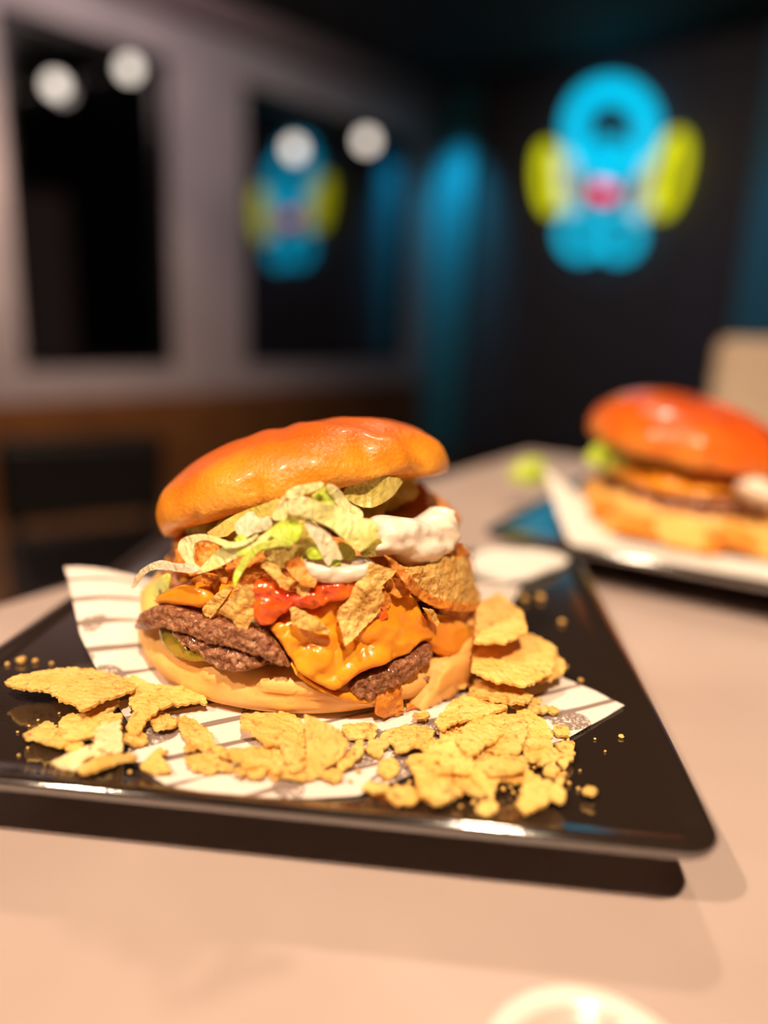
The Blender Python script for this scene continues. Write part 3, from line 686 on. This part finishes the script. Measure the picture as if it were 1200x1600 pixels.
# lettuce
LF = [
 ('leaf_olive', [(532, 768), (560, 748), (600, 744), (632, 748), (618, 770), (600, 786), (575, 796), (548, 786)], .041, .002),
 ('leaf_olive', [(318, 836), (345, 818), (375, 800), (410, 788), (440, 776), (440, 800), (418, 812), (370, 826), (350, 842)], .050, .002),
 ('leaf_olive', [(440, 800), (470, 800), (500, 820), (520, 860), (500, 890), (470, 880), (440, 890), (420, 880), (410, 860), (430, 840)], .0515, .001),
 ('leaf_white', [(365, 820), (378, 808), (392, 797), (400, 808), (410, 811), (418, 806), (426, 816), (424, 825), (410, 830), (395, 833), (385, 841), (372, 838)], .056, .001),
 ('leaf', [(448, 766), (460, 760), (480, 757), (505, 752), (506, 760), (490, 768), (470, 773), (452, 779), (446, 776)], .057, 0),
 ('leaf_green', [(483, 777), (500, 765), (509, 760), (512, 775), (527, 788), (505, 788)], .055, 0),
 ('leaf', [(508, 757), (524, 758), (538, 774), (548, 788), (566, 797), (568, 811), (550, 806), (530, 792), (515, 775)], .0555, .0005),
 ('leaf', [(440, 777), (447, 776), (449, 800), (448, 813), (430, 813), (424, 808), (432, 793)], .0575, 0),
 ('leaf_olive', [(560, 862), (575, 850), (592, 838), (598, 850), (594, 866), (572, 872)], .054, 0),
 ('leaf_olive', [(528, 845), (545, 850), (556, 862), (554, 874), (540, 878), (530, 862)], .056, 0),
 ('leaf_white', [(474, 812), (488, 815), (505, 826), (520, 838), (530, 860), (537, 876), (520, 872), (514, 886), (506, 876), (495, 850), (480, 830)], .058, .001),
 ('leaf', [(449, 779), (470, 775), (485, 779), (500, 786), (520, 787), (535, 794), (550, 804), (567, 810), (583, 812), (594, 830), (580, 848), (563, 864), (548, 852), (530, 836), (515, 823), (500, 817), (488, 812), (470, 805), (449, 803)], .0595, .0015),
 ('leaf_green', [(478, 858), (492, 852), (506, 868), (504, 874), (480, 873)], .0575, 0),
 ('leaf_green', [(515, 876), (525, 870), (534, 880), (520, 886)], .0575, 0),
 ('leaf_green', [(425, 824), (436, 815), (452, 812), (466, 815), (473, 824), (470, 838), (460, 849), (450, 857), (440, 850), (435, 840), (426, 838), (415, 846), (398, 858), (380, 870), (366, 866), (388, 848), (408, 838)], .0585, .0005),
 ('leaf_green', [(452, 852), (430, 854), (405, 860), (395, 873), (384, 886), (375, 900), (368, 919), (365, 914), (364, 900), (370, 885), (380, 870), (392, 856), (410, 846), (435, 842), (450, 846)], .0600, .001),
 ('leaf', [(405, 838), (420, 832), (422, 842), (400, 852), (385, 866), (365, 874), (345, 885), (325, 893), (306, 898), (316, 885), (328, 872), (340, 858), (358, 851), (380, 848)], .0585, .0005),
 ('leaf', [(280, 848), (286, 840), (305, 835), (325, 836), (345, 843), (362, 848), (385, 844), (405, 832), (400, 842), (378, 854), (356, 856), (340, 849), (325, 843), (311, 845), (303, 851), (302, 865), (301, 878), (312, 889), (298, 884), (285, 872), (279, 860)], .0600, 0),
 ('leaf_white', [(205, 917), (215, 895), (235, 880), (252, 875), (278, 882), (300, 878), (314, 889), (306, 896), (285, 894), (260, 890), (240, 889), (225, 898), (215, 912), (208, 920)], .0600, 0),
 ('leaf_green', [(232, 928), (240, 912), (252, 900), (262, 895), (268, 905), (264, 925), (246, 942)], .0520, 0),
 ('leaf_green', [(366, 842), (374, 835), (386, 838), (384, 846), (370, 846)], .0575, 0),
]
for i, (mm, poly, r, dr) in enumerate(LF):
    piece('lettuce_shred', poly, M[mm], r, dr, .0005, 3, jag=.5, smooth_it=1, rough=.0003, rs=260, seed=50 + i, wav=.0022, ws=70)

# ================================================================ LOOSE CHIPS
# outline in the photo, height of centre over the paper, height of the raised side, label
CH = [
 ([(16, 1063), (27, 1056), (64, 1049), (107, 1045), (139, 1046), (171, 1053), (192, 1064), (203, 1073), (203, 1079), (187, 1087), (160, 1099), (141, 1107), (125, 1113), (119, 1105), (107, 1099), (93, 1093), (91, 1087), (80, 1081), (64, 1077), (35, 1073)], .004, 'broad pointed tortilla chip raised over the left of the front plate'),
 ([(40, 1151), (71, 1128), (80, 1129), (91, 1144), (101, 1153), (116, 1160), (115, 1165), (96, 1169), (67, 1163), (43, 1157)], .0, 'small triangular tortilla chip nearest the left edge of the plate'),
 ([(101, 1169), (115, 1166), (131, 1168), (129, 1176), (117, 1180), (107, 1175)], .0, 'tiny oval chip bit beside the small triangle at left'),
 ([(128, 1115), (149, 1103), (171, 1095), (184, 1096), (184, 1104), (171, 1115), (165, 1121), (149, 1123)], .0006, 'slim chip shard just under the broad pointed chip'),
 ([(95, 1139), (99, 1123), (107, 1116), (128, 1117), (149, 1123), (165, 1121), (184, 1123), (187, 1131), (160, 1139), (149, 1148), (128, 1153), (112, 1155), (100, 1149)], .0012, 'wide ragged chip piece below the broad pointed chip'),
 ([(187, 1064), (215, 1063), (232, 1073), (215, 1085), (200, 1082)], .001, 'blurred chip bit between the broad chip and the bun'),
 ([(203, 1128), (213, 1112), (205, 1096), (211, 1083), (227, 1077), (256, 1080), (293, 1080), (312, 1088), (317, 1099), (293, 1100), (267, 1104), (248, 1109), (235, 1120), (224, 1133), (219, 1140), (205, 1139)], .0022, 'long bent chip running from the left side of the bottom bun'),
 ([(193, 1163), (195, 1153), (211, 1147), (227, 1151), (230, 1160), (213, 1165)], 0, 'small round chip bit on the dark printed patch'),
 ([(236, 1128), (240, 1117), (256, 1112), (275, 1125), (273, 1136), (256, 1144), (241, 1141)], 0, 'roundish chip piece above the printed round drawing'),
 ([(278, 1130), (290, 1124), (305, 1130), (320, 1140), (332, 1153), (333, 1163), (320, 1170), (305, 1168), (290, 1156), (284, 1144)], .0006, 'oval chip leaning on the slanted printed stripes'),
 ([(288, 1172), (296, 1163), (306, 1171), (303, 1175), (290, 1176)], 0, 'tiny chip bit touching the oval chip on the stripes'),
 ([(243, 1180), (251, 1175), (261, 1180), (252, 1186), (264, 1199), (264, 1205), (239, 1205), (222, 1198), (233, 1186)], 0, 'forked chip bit at the front left of the paper'),
 ([(290, 1189), (311, 1184), (332, 1180), (344, 1192), (341, 1201), (329, 1207), (308, 1204), (293, 1199)], 0, 'flat chip shard over the small print, left of centre'),
 ([(332, 1175), (344, 1171), (356, 1175), (359, 1183), (347, 1186), (333, 1183)], .0006, 'tiny chip bit above the small print'),
 ([(380, 1141), (384, 1121), (410, 1120), (440, 1114), (458, 1117), (473, 1135), (476, 1159), (461, 1165), (437, 1162), (416, 1165), (407, 1156), (392, 1150)], .0022, 'large rounded chip against the front of the bottom bun'),
 ([(357, 1183), (371, 1174), (395, 1171), (422, 1169), (440, 1174), (443, 1189), (431, 1201), (410, 1196), (389, 1201), (368, 1196)], .0008, 'mottled chip right below the large rounded chip'),
 ([(440, 1171), (455, 1162), (473, 1174), (476, 1183), (461, 1192), (443, 1189)], .0022, 'small folded chip left of the upright cone chip'),
 ([(386, 1207), (404, 1198), (419, 1207), (410, 1217), (392, 1217)], 0, 'small roundish chip bit, leftmost of the front row at centre'),
 ([(423, 1207), (449, 1198), (482, 1192), (497, 1204), (495, 1214), (470, 1219), (446, 1214), (425, 1214)], 0, 'long low chip in front of the upright cone chip'),
 ([(498, 1213), (518, 1202), (534, 1207), (533, 1219), (518, 1223)], 0, 'orange edged chip bit at the foot of the cone chip'),
 ([(530, 1193), (541, 1182), (558, 1167), (567, 1168), (567, 1179), (551, 1191), (537, 1200)], .0008, 'slim shard right of the upright cone chip'),
 ([(537, 1139), (558, 1135), (576, 1130), (586, 1135), (583, 1151), (555, 1154), (541, 1150)], .0004, 'flat shard under the sauce-darkened chip of the burger'),
 ([(571, 1172), (579, 1161), (597, 1158), (606, 1167), (595, 1182), (583, 1181)], 0, 'five-sided chip bit alone on the engraved print'),
 ([(597, 1151), (607, 1139), (632, 1133), (660, 1133), (676, 1144), (670, 1160), (656, 1170), (642, 1172), (621, 1179), (618, 1165)], .0006, 'broad heart-like chip in front of the bun, right of centre'),
 ([(590, 1207), (595, 1193), (611, 1189), (623, 1198), (620, 1210), (604, 1214)], 0, 'round bit below the broad heart-like chip'),
 ([(567, 1230), (579, 1223), (600, 1228), (602, 1237), (586, 1241), (571, 1237)], 0, 'oval chip bit at the front edge of the paper'),
 ([(674, 1168), (695, 1156), (716, 1161), (730, 1182), (737, 1200), (723, 1209), (695, 1196), (674, 1182)], .0022, 'tilted chip topping the right-hand heap, on its near side'),
 ([(639, 1193), (646, 1181), (670, 1177), (684, 1189), (702, 1207), (705, 1224), (702, 1245), (677, 1249), (655, 1245), (653, 1228), (649, 1210)], .001, 'big pale chip at the left end of the right-hand heap'),
 ([(604, 1249), (607, 1238), (632, 1231), (653, 1233), (656, 1245), (642, 1256), (618, 1257)], 0, 'low chip off the front edge of the paper'),
 ([(707, 1221), (723, 1209), (744, 1221), (756, 1238), (754, 1249), (737, 1245)], .0004, 'narrow leaf-shaped chip pointing to the plate rim'),
 ([(737, 1209), (765, 1207), (782, 1221), (772, 1231), (768, 1251), (761, 1242), (754, 1231), (740, 1223)], .001, 'tooth-shaped chip standing by the front of the heap'),
 ([(695, 1228), (702, 1223), (719, 1231), (721, 1242), (702, 1244)], 0, 'reddish tipped chip bit by the big pale chip'),
 ([(744, 1266), (751, 1258), (765, 1255), (775, 1259), (775, 1268), (758, 1273)], 0, 'lone oval bit nearest the front rim of the plate'),
 ([(812, 1256), (821, 1224), (821, 1210), (845, 1224), (870, 1231), (880, 1242), (877, 1252), (856, 1251), (845, 1259), (824, 1265)], .0008, 'angular chip on bare plate at the front right of the heap'),
 ([(737, 1196), (765, 1186), (793, 1181), (814, 1182), (823, 1196), (817, 1207), (793, 1214), (765, 1214), (761, 1207)], .0022, 'scorched-edged chip across the middle of the heap'),
 ([(782, 1219), (807, 1214), (824, 1210), (828, 1221), (807, 1226), (786, 1226)], .0006, 'thin shard tucked under the scorched-edged chip'),
 ([(819, 1172), (824, 1158), (849, 1160), (866, 1172), (877, 1181), (849, 1193), (824, 1182)], .0012, 'smooth diamond chip at the right side of the heap'),
 ([(868, 1168), (889, 1156), (897, 1165), (896, 1179), (880, 1181)], .0004, 'four-sided chip bit at the right tip of the heap'),
 ([(870, 1189), (884, 1182), (894, 1186), (882, 1201)], 0, 'small wedge below the right tip of the heap'),
 ([(849, 1210), (861, 1188), (873, 1207), (865, 1216)], .0004, 'small pyramid bit on bare plate right of the heap'),
 ([(867, 1214), (881, 1209), (885, 1212), (874, 1219)], 0, 'tiny flat bit just right of the small pyramid bit'),
 ([(867, 1220), (880, 1221), (879, 1228), (868, 1227)], 0, 'tiny square bit in front of the small pyramid bit'),
 ([(911, 1237), (917, 1231), (930, 1234), (928, 1243), (915, 1241)], 0, 'stray bit farthest right on the bare black plate'),
 ([(714, 1161), (726, 1144), (744, 1123), (779, 1116), (786, 1130), (784, 1147), (772, 1161), (758, 1168), (744, 1181), (730, 1184)], .0030, 'curled ribbed chip, left of the overlapping pair in the heap'),
 ([(784, 1116), (810, 1118), (821, 1130), (820, 1154), (810, 1175), (786, 1175), (761, 1168), (782, 1147)], .0022, 'curled ribbed chip, right of the overlapping pair in the heap'),
 ([(809, 1118), (828, 1118), (852, 1135), (862, 1147), (859, 1158), (835, 1156), (821, 1151)], .0012, 'chip slipping off the right back of the heap'),
 ([(866, 1139), (887, 1137), (889, 1151), (870, 1147)], 0, 'faint bit on the pointed right corner of the paper'),
 ([(684, 1125), (709, 1097), (744, 1081), (786, 1088), (786, 1109), (744, 1126), (709, 1130), (698, 1139), (688, 1135)], .0026, 'broad chip leaning against the right foot of the bun'),
 ([(786, 1105), (810, 1095), (845, 1088), (842, 1098), (810, 1109)], .0008, 'thin blurred chip on the right part of the paper, the rear one'),
 ([(804, 1105), (835, 1104), (870, 1105), (870, 1112), (821, 1116)], .0004, 'thin blurred chip on the right part of the paper, the near one'),
 ([(735, 1085), (748, 1060), (785, 1065), (828, 1090), (815, 1106), (770, 1098)], .0030, 'slanted chip behind the heap, right beside the bun'),
 ([(742, 1050), (748, 1010), (790, 985), (830, 990), (862, 1010), (858, 1048), (820, 1066), (775, 1062)], .008, 'big blurred curled chip behind the right side of the burger'),
 ([(745, 1000), (748, 950), (780, 930), (812, 958), (820, 985), (790, 1000)], .016, 'pale blurred chip standing highest behind the right side'),
 ([(815, 1050), (835, 1015), (862, 1020), (880, 1040), (878, 1052), (850, 1062)], .004, 'blurred chip end farthest right of the rear pile'),
 ([(650, 1160), (668, 1150), (690, 1160), (684, 1176), (664, 1180)], .0008, 'chip bit wedged between the heap and the heart-like chip'),
 ([(720, 1186), (742, 1178), (768, 1184), (760, 1198), (735, 1202)], .0010, 'chip bit buried in the centre of the heap'),
 ([(125, 1200), (136, 1189), (157, 1184), (187, 1181), (208, 1185), (211, 1191), (197, 1196), (176, 1197), (155, 1204), (133, 1205)], .0008, 'deep orange oval chip at the front left of the plate'),
 ([(149, 1149), (155, 1139), (187, 1131), (188, 1149), (191, 1171), (181, 1177), (160, 1171), (151, 1165)], .0018, 'pale translucent chip square crossing the wide ragged chip'),
 ([(84, 1192), (99, 1185), (117, 1180), (144, 1169), (152, 1169), (181, 1172), (176, 1181), (144, 1184), (120, 1199), (107, 1199)], .0004, 'whitish thin chip strip on the front left of the plate'),
]
def flat_chip(poly, h, label, mm, seed, grp=None):
    zc = ZS + .0020 + h
    P = [Vector(PZ(x, y, zc).xy) for x, y in poly]
    c = sum(P, Vector((0, 0))) / len(P); P = [c + (p - c) * 1.10 for p in P]; R = max((p - c).length for p in P)
    a = random.uniform(0, 6.28); ax = Vector((math.cos(a), math.sin(a))); curl = random.uniform(.03, .12)
    tl = min(.0012, R * .15)
    def f(v):
        q = v - c; u = q.dot(ax); w_ = q.dot(Vector((-ax.y, ax.x)))
        z = zc + tl * w_ / R - curl * u * u / R * .9 + .0003
        return (v.x, v.y, max(z, ZS + .0012))
    o = sheet('tortilla_chip', P, .0011 if R < .012 else .0016, f, M[mm], None, .0008, jag=.00065, rough=.0006, rs=600, seed=seed, bstep=.0007)
    return tag(o, label, 'tortilla chip', grp or 'broken tortilla chips around the front burger')
for i, (poly, h, lab) in enumerate(CH):
    mm = 'chip_pale' if ('pale translucent' in lab or 'whitish' in lab) else 'chip'
    flat_chip(poly, h, lab, mm, i)
for i, (x, y, r) in enumerate(((705, 1150, 12), (722, 1132, 13), (756, 1178, 13), (775, 1200, 12), (800, 1195, 11), (730, 1215, 11), (668, 1190, 10), (690, 1205, 12), (800, 1160, 11), (835, 1185, 10), (770, 1112, 13), (735, 1100, 13),
                               (660, 1120, 9), (720, 1070, 12), (770, 1050, 12), (800, 1075, 12), (752, 1224, 9), (683, 1252, 9), (806, 1216, 9), (836, 1168, 9))):
    n = random.randint(5, 7); ph = random.random() * 6
    flat_chip([(x + r * 1.5 * random.uniform(.7, 1.15) * math.cos(ph + 6.283 * k / n), y + r * .8 * random.uniform(.7, 1.15) * math.sin(ph + 6.283 * k / n)) for k in range(n)], random.uniform(.0002, .0016),
              'small broken chip fragment filling the heap right of the front burger', 'chip', 120 + i, 'small chip fragments within the right-hand heap')
for i, (x, y, r) in enumerate(((350, 1200, 9), (400, 1185, 10), (465, 1200, 10), (420, 1140, 10), (520, 1150, 9), (548, 1190, 7), (375, 1208, 7), (432, 1204, 8))):
    n = random.randint(5, 7); ph = random.random() * 6
    flat_chip([(x + r * 1.5 * random.uniform(.7, 1.15) * math.cos(ph + 6.283 * k / n), y + r * .8 * random.uniform(.7, 1.15) * math.sin(ph + 6.283 * k / n)) for k in range(n)], random.uniform(.0, .0012),
              'small broken chip fragment among the chips right before the bun', 'chip', 150 + i, 'small chip fragments in front of the bun')
# the upright cone chip: standing plane rather than lying
def cone(v):
    t = (v.y - 1117) / 90.0; b = PZ(510, 1207, ZS + .002)
    p = PY(v.x, v.y, b.y + .012 * (1 - t) + .00003 * abs(v.x - 505)); return p
o = sheet('tortilla_chip', [Vector(q) for q in [(476, 1117), (495, 1124), (512, 1132), (530, 1141), (545, 1165), (539, 1180), (518, 1196), (497, 1207), (482, 1195), (479, 1159)]], 4, cone, M['chip'], None, .0013, jag=1.2, rough=.0009, rs=350, seed=90)
tag(o, 'upright cone-shaped chip leaning back on the front of the bun', 'tortilla chip', 'broken tortilla chips around the front burger')

# crumbs on the plate
cr = [(34, 1031, 7), (11, 1034, 3), (55, 1030, 4), (80, 1033, 3), (173, 1042, 5), (92, 1110, 2), (59, 1121, 2), (45, 1130, 2), (27, 1139, 2), (87, 1130, 2), (43, 1164, 2), (29, 1175, 2), (203, 1207, 3),
      (135, 1165, 4), (800, 1170, 3), (971, 1147, 4), (946, 1169, 2), (907, 1199, 2), (904, 1228, 3), (889, 1220, 4), (835, 1200, 3), (707, 1249, 5), (740, 1255, 4), (798, 1230, 4), (802, 1239, 3), (786, 1234, 4),
      (820, 935, 6), (845, 932, 6), (878, 970, 5), (885, 1038, 3), (908, 1060, 4), (930, 1150, 2), (670, 1254, 5), (700, 1256, 3), (720, 1261, 3), (812, 1247, 3), (640, 1222, 3), (560, 1206, 4), (548, 1222, 3), (618, 1226, 3), (755, 1222, 3), (130, 1180, 3)]
cr_b = [(11, 1034), (34, 1031)]
for i, (x, y, r) in enumerate(cr):
    p = PZ(x, y, ZS + .0012); rad = r * (p - CAM).length / F
    bm = bmesh.new(); bmesh.ops.create_icosphere(bm, subdivisions=2, radius=rad)
    for v in bm.verts: v.co *= 1 + .45 * noise.noise(v.co.normalized() * 1.6 + Vector((i * 3.1, 0, 0))); v.co.z *= .65
    zmin = min(v.co.z for v in bm.verts)
    onp = 200 < x < 860 and y > 1090
    bmesh.ops.translate(bm, vec=(p.x, p.y, (ZS + .0010 if onp else ZS + .0001) - zmin), verts=bm.verts)
    o = bmobj('chip_crumb', bm, M['chip'], None, True)
    side = 'left' if x < 300 else 'right' if x > 790 else 'front middle'
    tag(o, 'tiny golden crumb of tortilla chip scattered on the %s part of the front plate' % side, 'crumb', 'chip crumbs on the %s of the front plate' % side)

# ================================================================ SECOND BURGER
C2 = q0 + g1 * .087 + g2 * .098
B2 = empty('burger', (C2.x, C2.y, ZP), 'blurred burger with glossy red-brown bun on the plate behind at right', 'burger')
tb2 = Vector((C2.x - .004, C2.y, ZP + .043))
TM2 = Matrix.Translation(tb2) @ Matrix.Rotation(math.radians(9), 4, 'Y') @ Matrix.Rotation(math.radians(6), 4, 'X') @ Matrix.Diagonal((1.12, 1.12, 1.18, 1))
k = burger_shell(C2, 1, TM2, M['crust_red'], B2, 31); reframe(k, TM2)
# squeeze this burger's stack: lower the filling under the bun
for o in list(B2.children):
    if o.name.startswith(('filling', 'lettuce_bed')): o.data.transform(Matrix.Translation((0, 0, ZP)) @ Matrix.Diagonal((1, 1, .82, 1)) @ Matrix.Translation((0, 0, -ZP)))
def second_sheet(pts, h, rise, m, name, parent=None, label=None, cat=None, group=None, thick=.0012, amp=.002, seed=0):
    P = [Vector(p) for p in pts]; c = sum(P, Vector((0, 0))) / len(P)
    o = sheet(name, P, .004, lambda v: (v.x, v.y, ZS + h + max(0, rise(v)) + amp * (1 + fbm((v.x, v.y, 0), 70, 2, seed)) * .5), m, parent, thick, jag=.0005, seed=seed)
    if cat: tag(o, label, cat, group)
    return o
def L2(a, b): return q0 + g1 * a + g2 * b
# paper sheet of the second plate, rear left corner curled up
pA = L2(.016, .046)
second_sheet([L2(.050, .004), L2(.20, .004), L2(.205, .17), L2(.10, .19), L2(.035, .11), pA], .0008, lambda v: .030 * max(0, 1 - (v - pA).length / .050) ** 1.2, M['napkin'], 'greaseproof_paper', None,
             'white greaseproof sheet with a curled corner under the blurred rear burger', 'paper', None, .0002, .0008, 3)
LAB2 = ['golden chip in front of the blurred rear burger, ', 'golden chip lying round the blurred rear burger, ']
for i in range(16):
    ang = math.radians(-170 + i * 11.5 - 31 + 20); rr = .060 + .012 * random.random()
    c = Vector((C2.x + rr * math.cos(ang), C2.y + rr * math.sin(ang))); n = random.randint(5, 7); R = random.uniform(.011, .018)
    P = [c + Vector((math.cos(6.28 * k / n + i), math.sin(6.28 * k / n + i))) * R * random.uniform(.7, 1.1) for k in range(n)]
    ax = Vector((math.cos(ang), math.sin(ang))); h = random.uniform(.002, .006)
    second_sheet(P, h, lambda v: -(v - c).dot(ax) * .5 + .004, M['chip_sauce' if i % 3 else 'chip'], 'tortilla_chip', None,
                 'blurred golden tortilla chip heaped at the foot of the rear burger', 'tortilla chip', 'tortilla chips around the rear burger', .0014, .001, i + 200)
def wedge(name, loc, R, rz, label):
    bm = bmesh.new(); bmesh.ops.create_uvsphere(bm, u_segments=28, v_segments=16, radius=R)
    g = bm.verts[:] + bm.edges[:] + bm.faces[:]
    r = bmesh.ops.bisect_plane(bm, geom=g, plane_co=(0, 0, 0), plane_no=(0, 1, .2), clear_outer=True)
    bmesh.ops.contextual_create(bm, geom=[e for e in r['geom_cut'] if isinstance(e, bmesh.types.BMEdge)])
    g = bm.verts[:] + bm.edges[:] + bm.faces[:]
    r = bmesh.ops.bisect_plane(bm, geom=g, plane_co=(0, 0, 0), plane_no=(0, .3, -1), clear_outer=True)
    bmesh.ops.contextual_create(bm, geom=[e for e in r['geom_cut'] if isinstance(e, bmesh.types.BMEdge)])
    for v in bm.verts: v.co.x *= 1.35
    bmesh.ops.rotate(bm, matrix=Matrix.Rotation(rz, 3, 'Z'), verts=bm.verts)
    z = min(v.co.z for v in bm.verts)
    bmesh.ops.translate(bm, vec=(loc[0], loc[1], loc[2] - z), verts=bm.verts)
    o = bmobj(name, bm, M['lime'], None, False); return tag(o, label, 'lime')
p = PZ(822, 752, ZS); wedge('lime_wedge', (p.x, p.y, ZS + .0002), .014, .6, 'green lime wedge on the far left corner of the rear plate')
for i, (x, y) in enumerate(((935, 712), (958, 722), (948, 700))):
    p = PY(x, y, C2.y - .01)
    sheet('lettuce_shred', [Vector((-18, -8)), Vector((0, -16)), Vector((18, -6)), Vector((14, 14)), Vector((-6, 18))], 5,
          lambda v: p + RT * v.x * .0004 + UP * v.y * .0004 + Vector((0, .003 * math.sin(v.x * .3), 0)), M['leaf_green'], B2, .0008, jag=1, seed=i + 300)
for i, (x, y, r) in enumerate(((1180, 765, .009), (1195, 772, .008))):
    p = PY(x, y, C2.y - .057)
    bm = bmesh.new(); bmesh.ops.create_icosphere(bm, subdivisions=3, radius=r)
    for v in bm.verts: v.co *= 1 + .25 * noise.noise(v.co * 150); v.co.z *= .7
    bmesh.ops.translate(bm, vec=p, verts=bm.verts); bmobj('sour_cream', bm, M['cream'], B2, True)

# cream sheet on the back right of the front plate
nap = [Vector(PZ(x, y, ZS + .002).xy) for x, y in ((735, 880), (742, 862), (800, 858), (893, 868), (880, 884), (840, 902), (780, 908), (745, 902))]
o = sheet('cream_sheet', nap, .004, lambda v: (v.x, v.y, ZS + .002 + .0012 * fbm((v.x, v.y, 0), 60, 2, 5)), M['napkin'], None, .0012, jag=.0002, smooth_it=1, seed=77)
tag(o, 'cream sheet piece on the back right corner of the front plate', 'napkin')

# made-up white dish standing in for a ring of light at the bottom
D = empty('light_ring_dish', (.040, .1020, TZ), 'small made-up white dish standing in for a ring of light, cut off by the bottom of the photo', 'dish')
bm = bmesh.new()
lathe(bm, [(0, .0), (.014, .0), (.016, .0015), (.0185, .006), (.0198, .0085), (.0196, .0094), (.0186, .0097), (.0168, .0094), (.0155, .0070), (.013, .0035), (0, .003)], 64, Matrix.Translation((.040, .0985, TZ)) @ Matrix.Diagonal((1, 1, .55, 1)))
bmobj('dish_body', bm, M['scuffed'], D, True)
bm = bmesh.new(); lathe(bm, [(0, .0032), (.013, .0038), (.0153, .0070), (.0156, .0076), (.0155, .0072), (.0132, .0040), (0, .0036)], 64, Matrix.Translation((.040, .0985, TZ)) @ Matrix.Diagonal((1, 1, .55, 1)))
bmobj('well', bm, M['well'], D, True, 'beige inside of the dish')

# ================================================================ CHAIRS
def chair(loc, rz, h_seat, h_back, w_, m, label, thick=.05):
    c = empty('dining_chair', loc, label, 'chair', None, rz)
    X = c.matrix_world
    bm = bmesh.new(); box(bm, (-w_ / 2, -.22, h_seat - .07), (w_ / 2, .22, h_seat), X, .02); bmobj('seat', bm, m, c)
    bm = bmesh.new(); box(bm, (-w_ / 2, .16, h_seat + .03), (w_ / 2, .16 + thick, h_back), X, .02); bmobj('backrest', bm, m, c)
    for sx in (-1, 1):
        for y0_, top_ in ((-.19, h_seat - .07), (.19, h_seat + .06)):
            bm = bmesh.new(); x = sx * (w_ / 2 - .03)
            tube(bm, [X @ Vector((x, y0_ + (.03 if y0_ > 0 else -.02), 0)), X @ Vector((x, y0_, h_seat * .6)), X @ Vector((x, y0_, top_))], [.012, .015, .016], 10)
            bmobj('leg', bm, M['dark_metal'], c, True)
    return c
p = PY(1300, 600, 1.15)
chair((.675, 1.00, 0), math.radians(-24), .46, .875, .46, M['beige'], 'beige upholstered chair beyond the rear burger at the right edge', .06)
chair((-.60, 1.50, 0), math.radians(30), .38, .60, .36, M['black_leather'], 'black leather chair in the dark behind the left of the table')
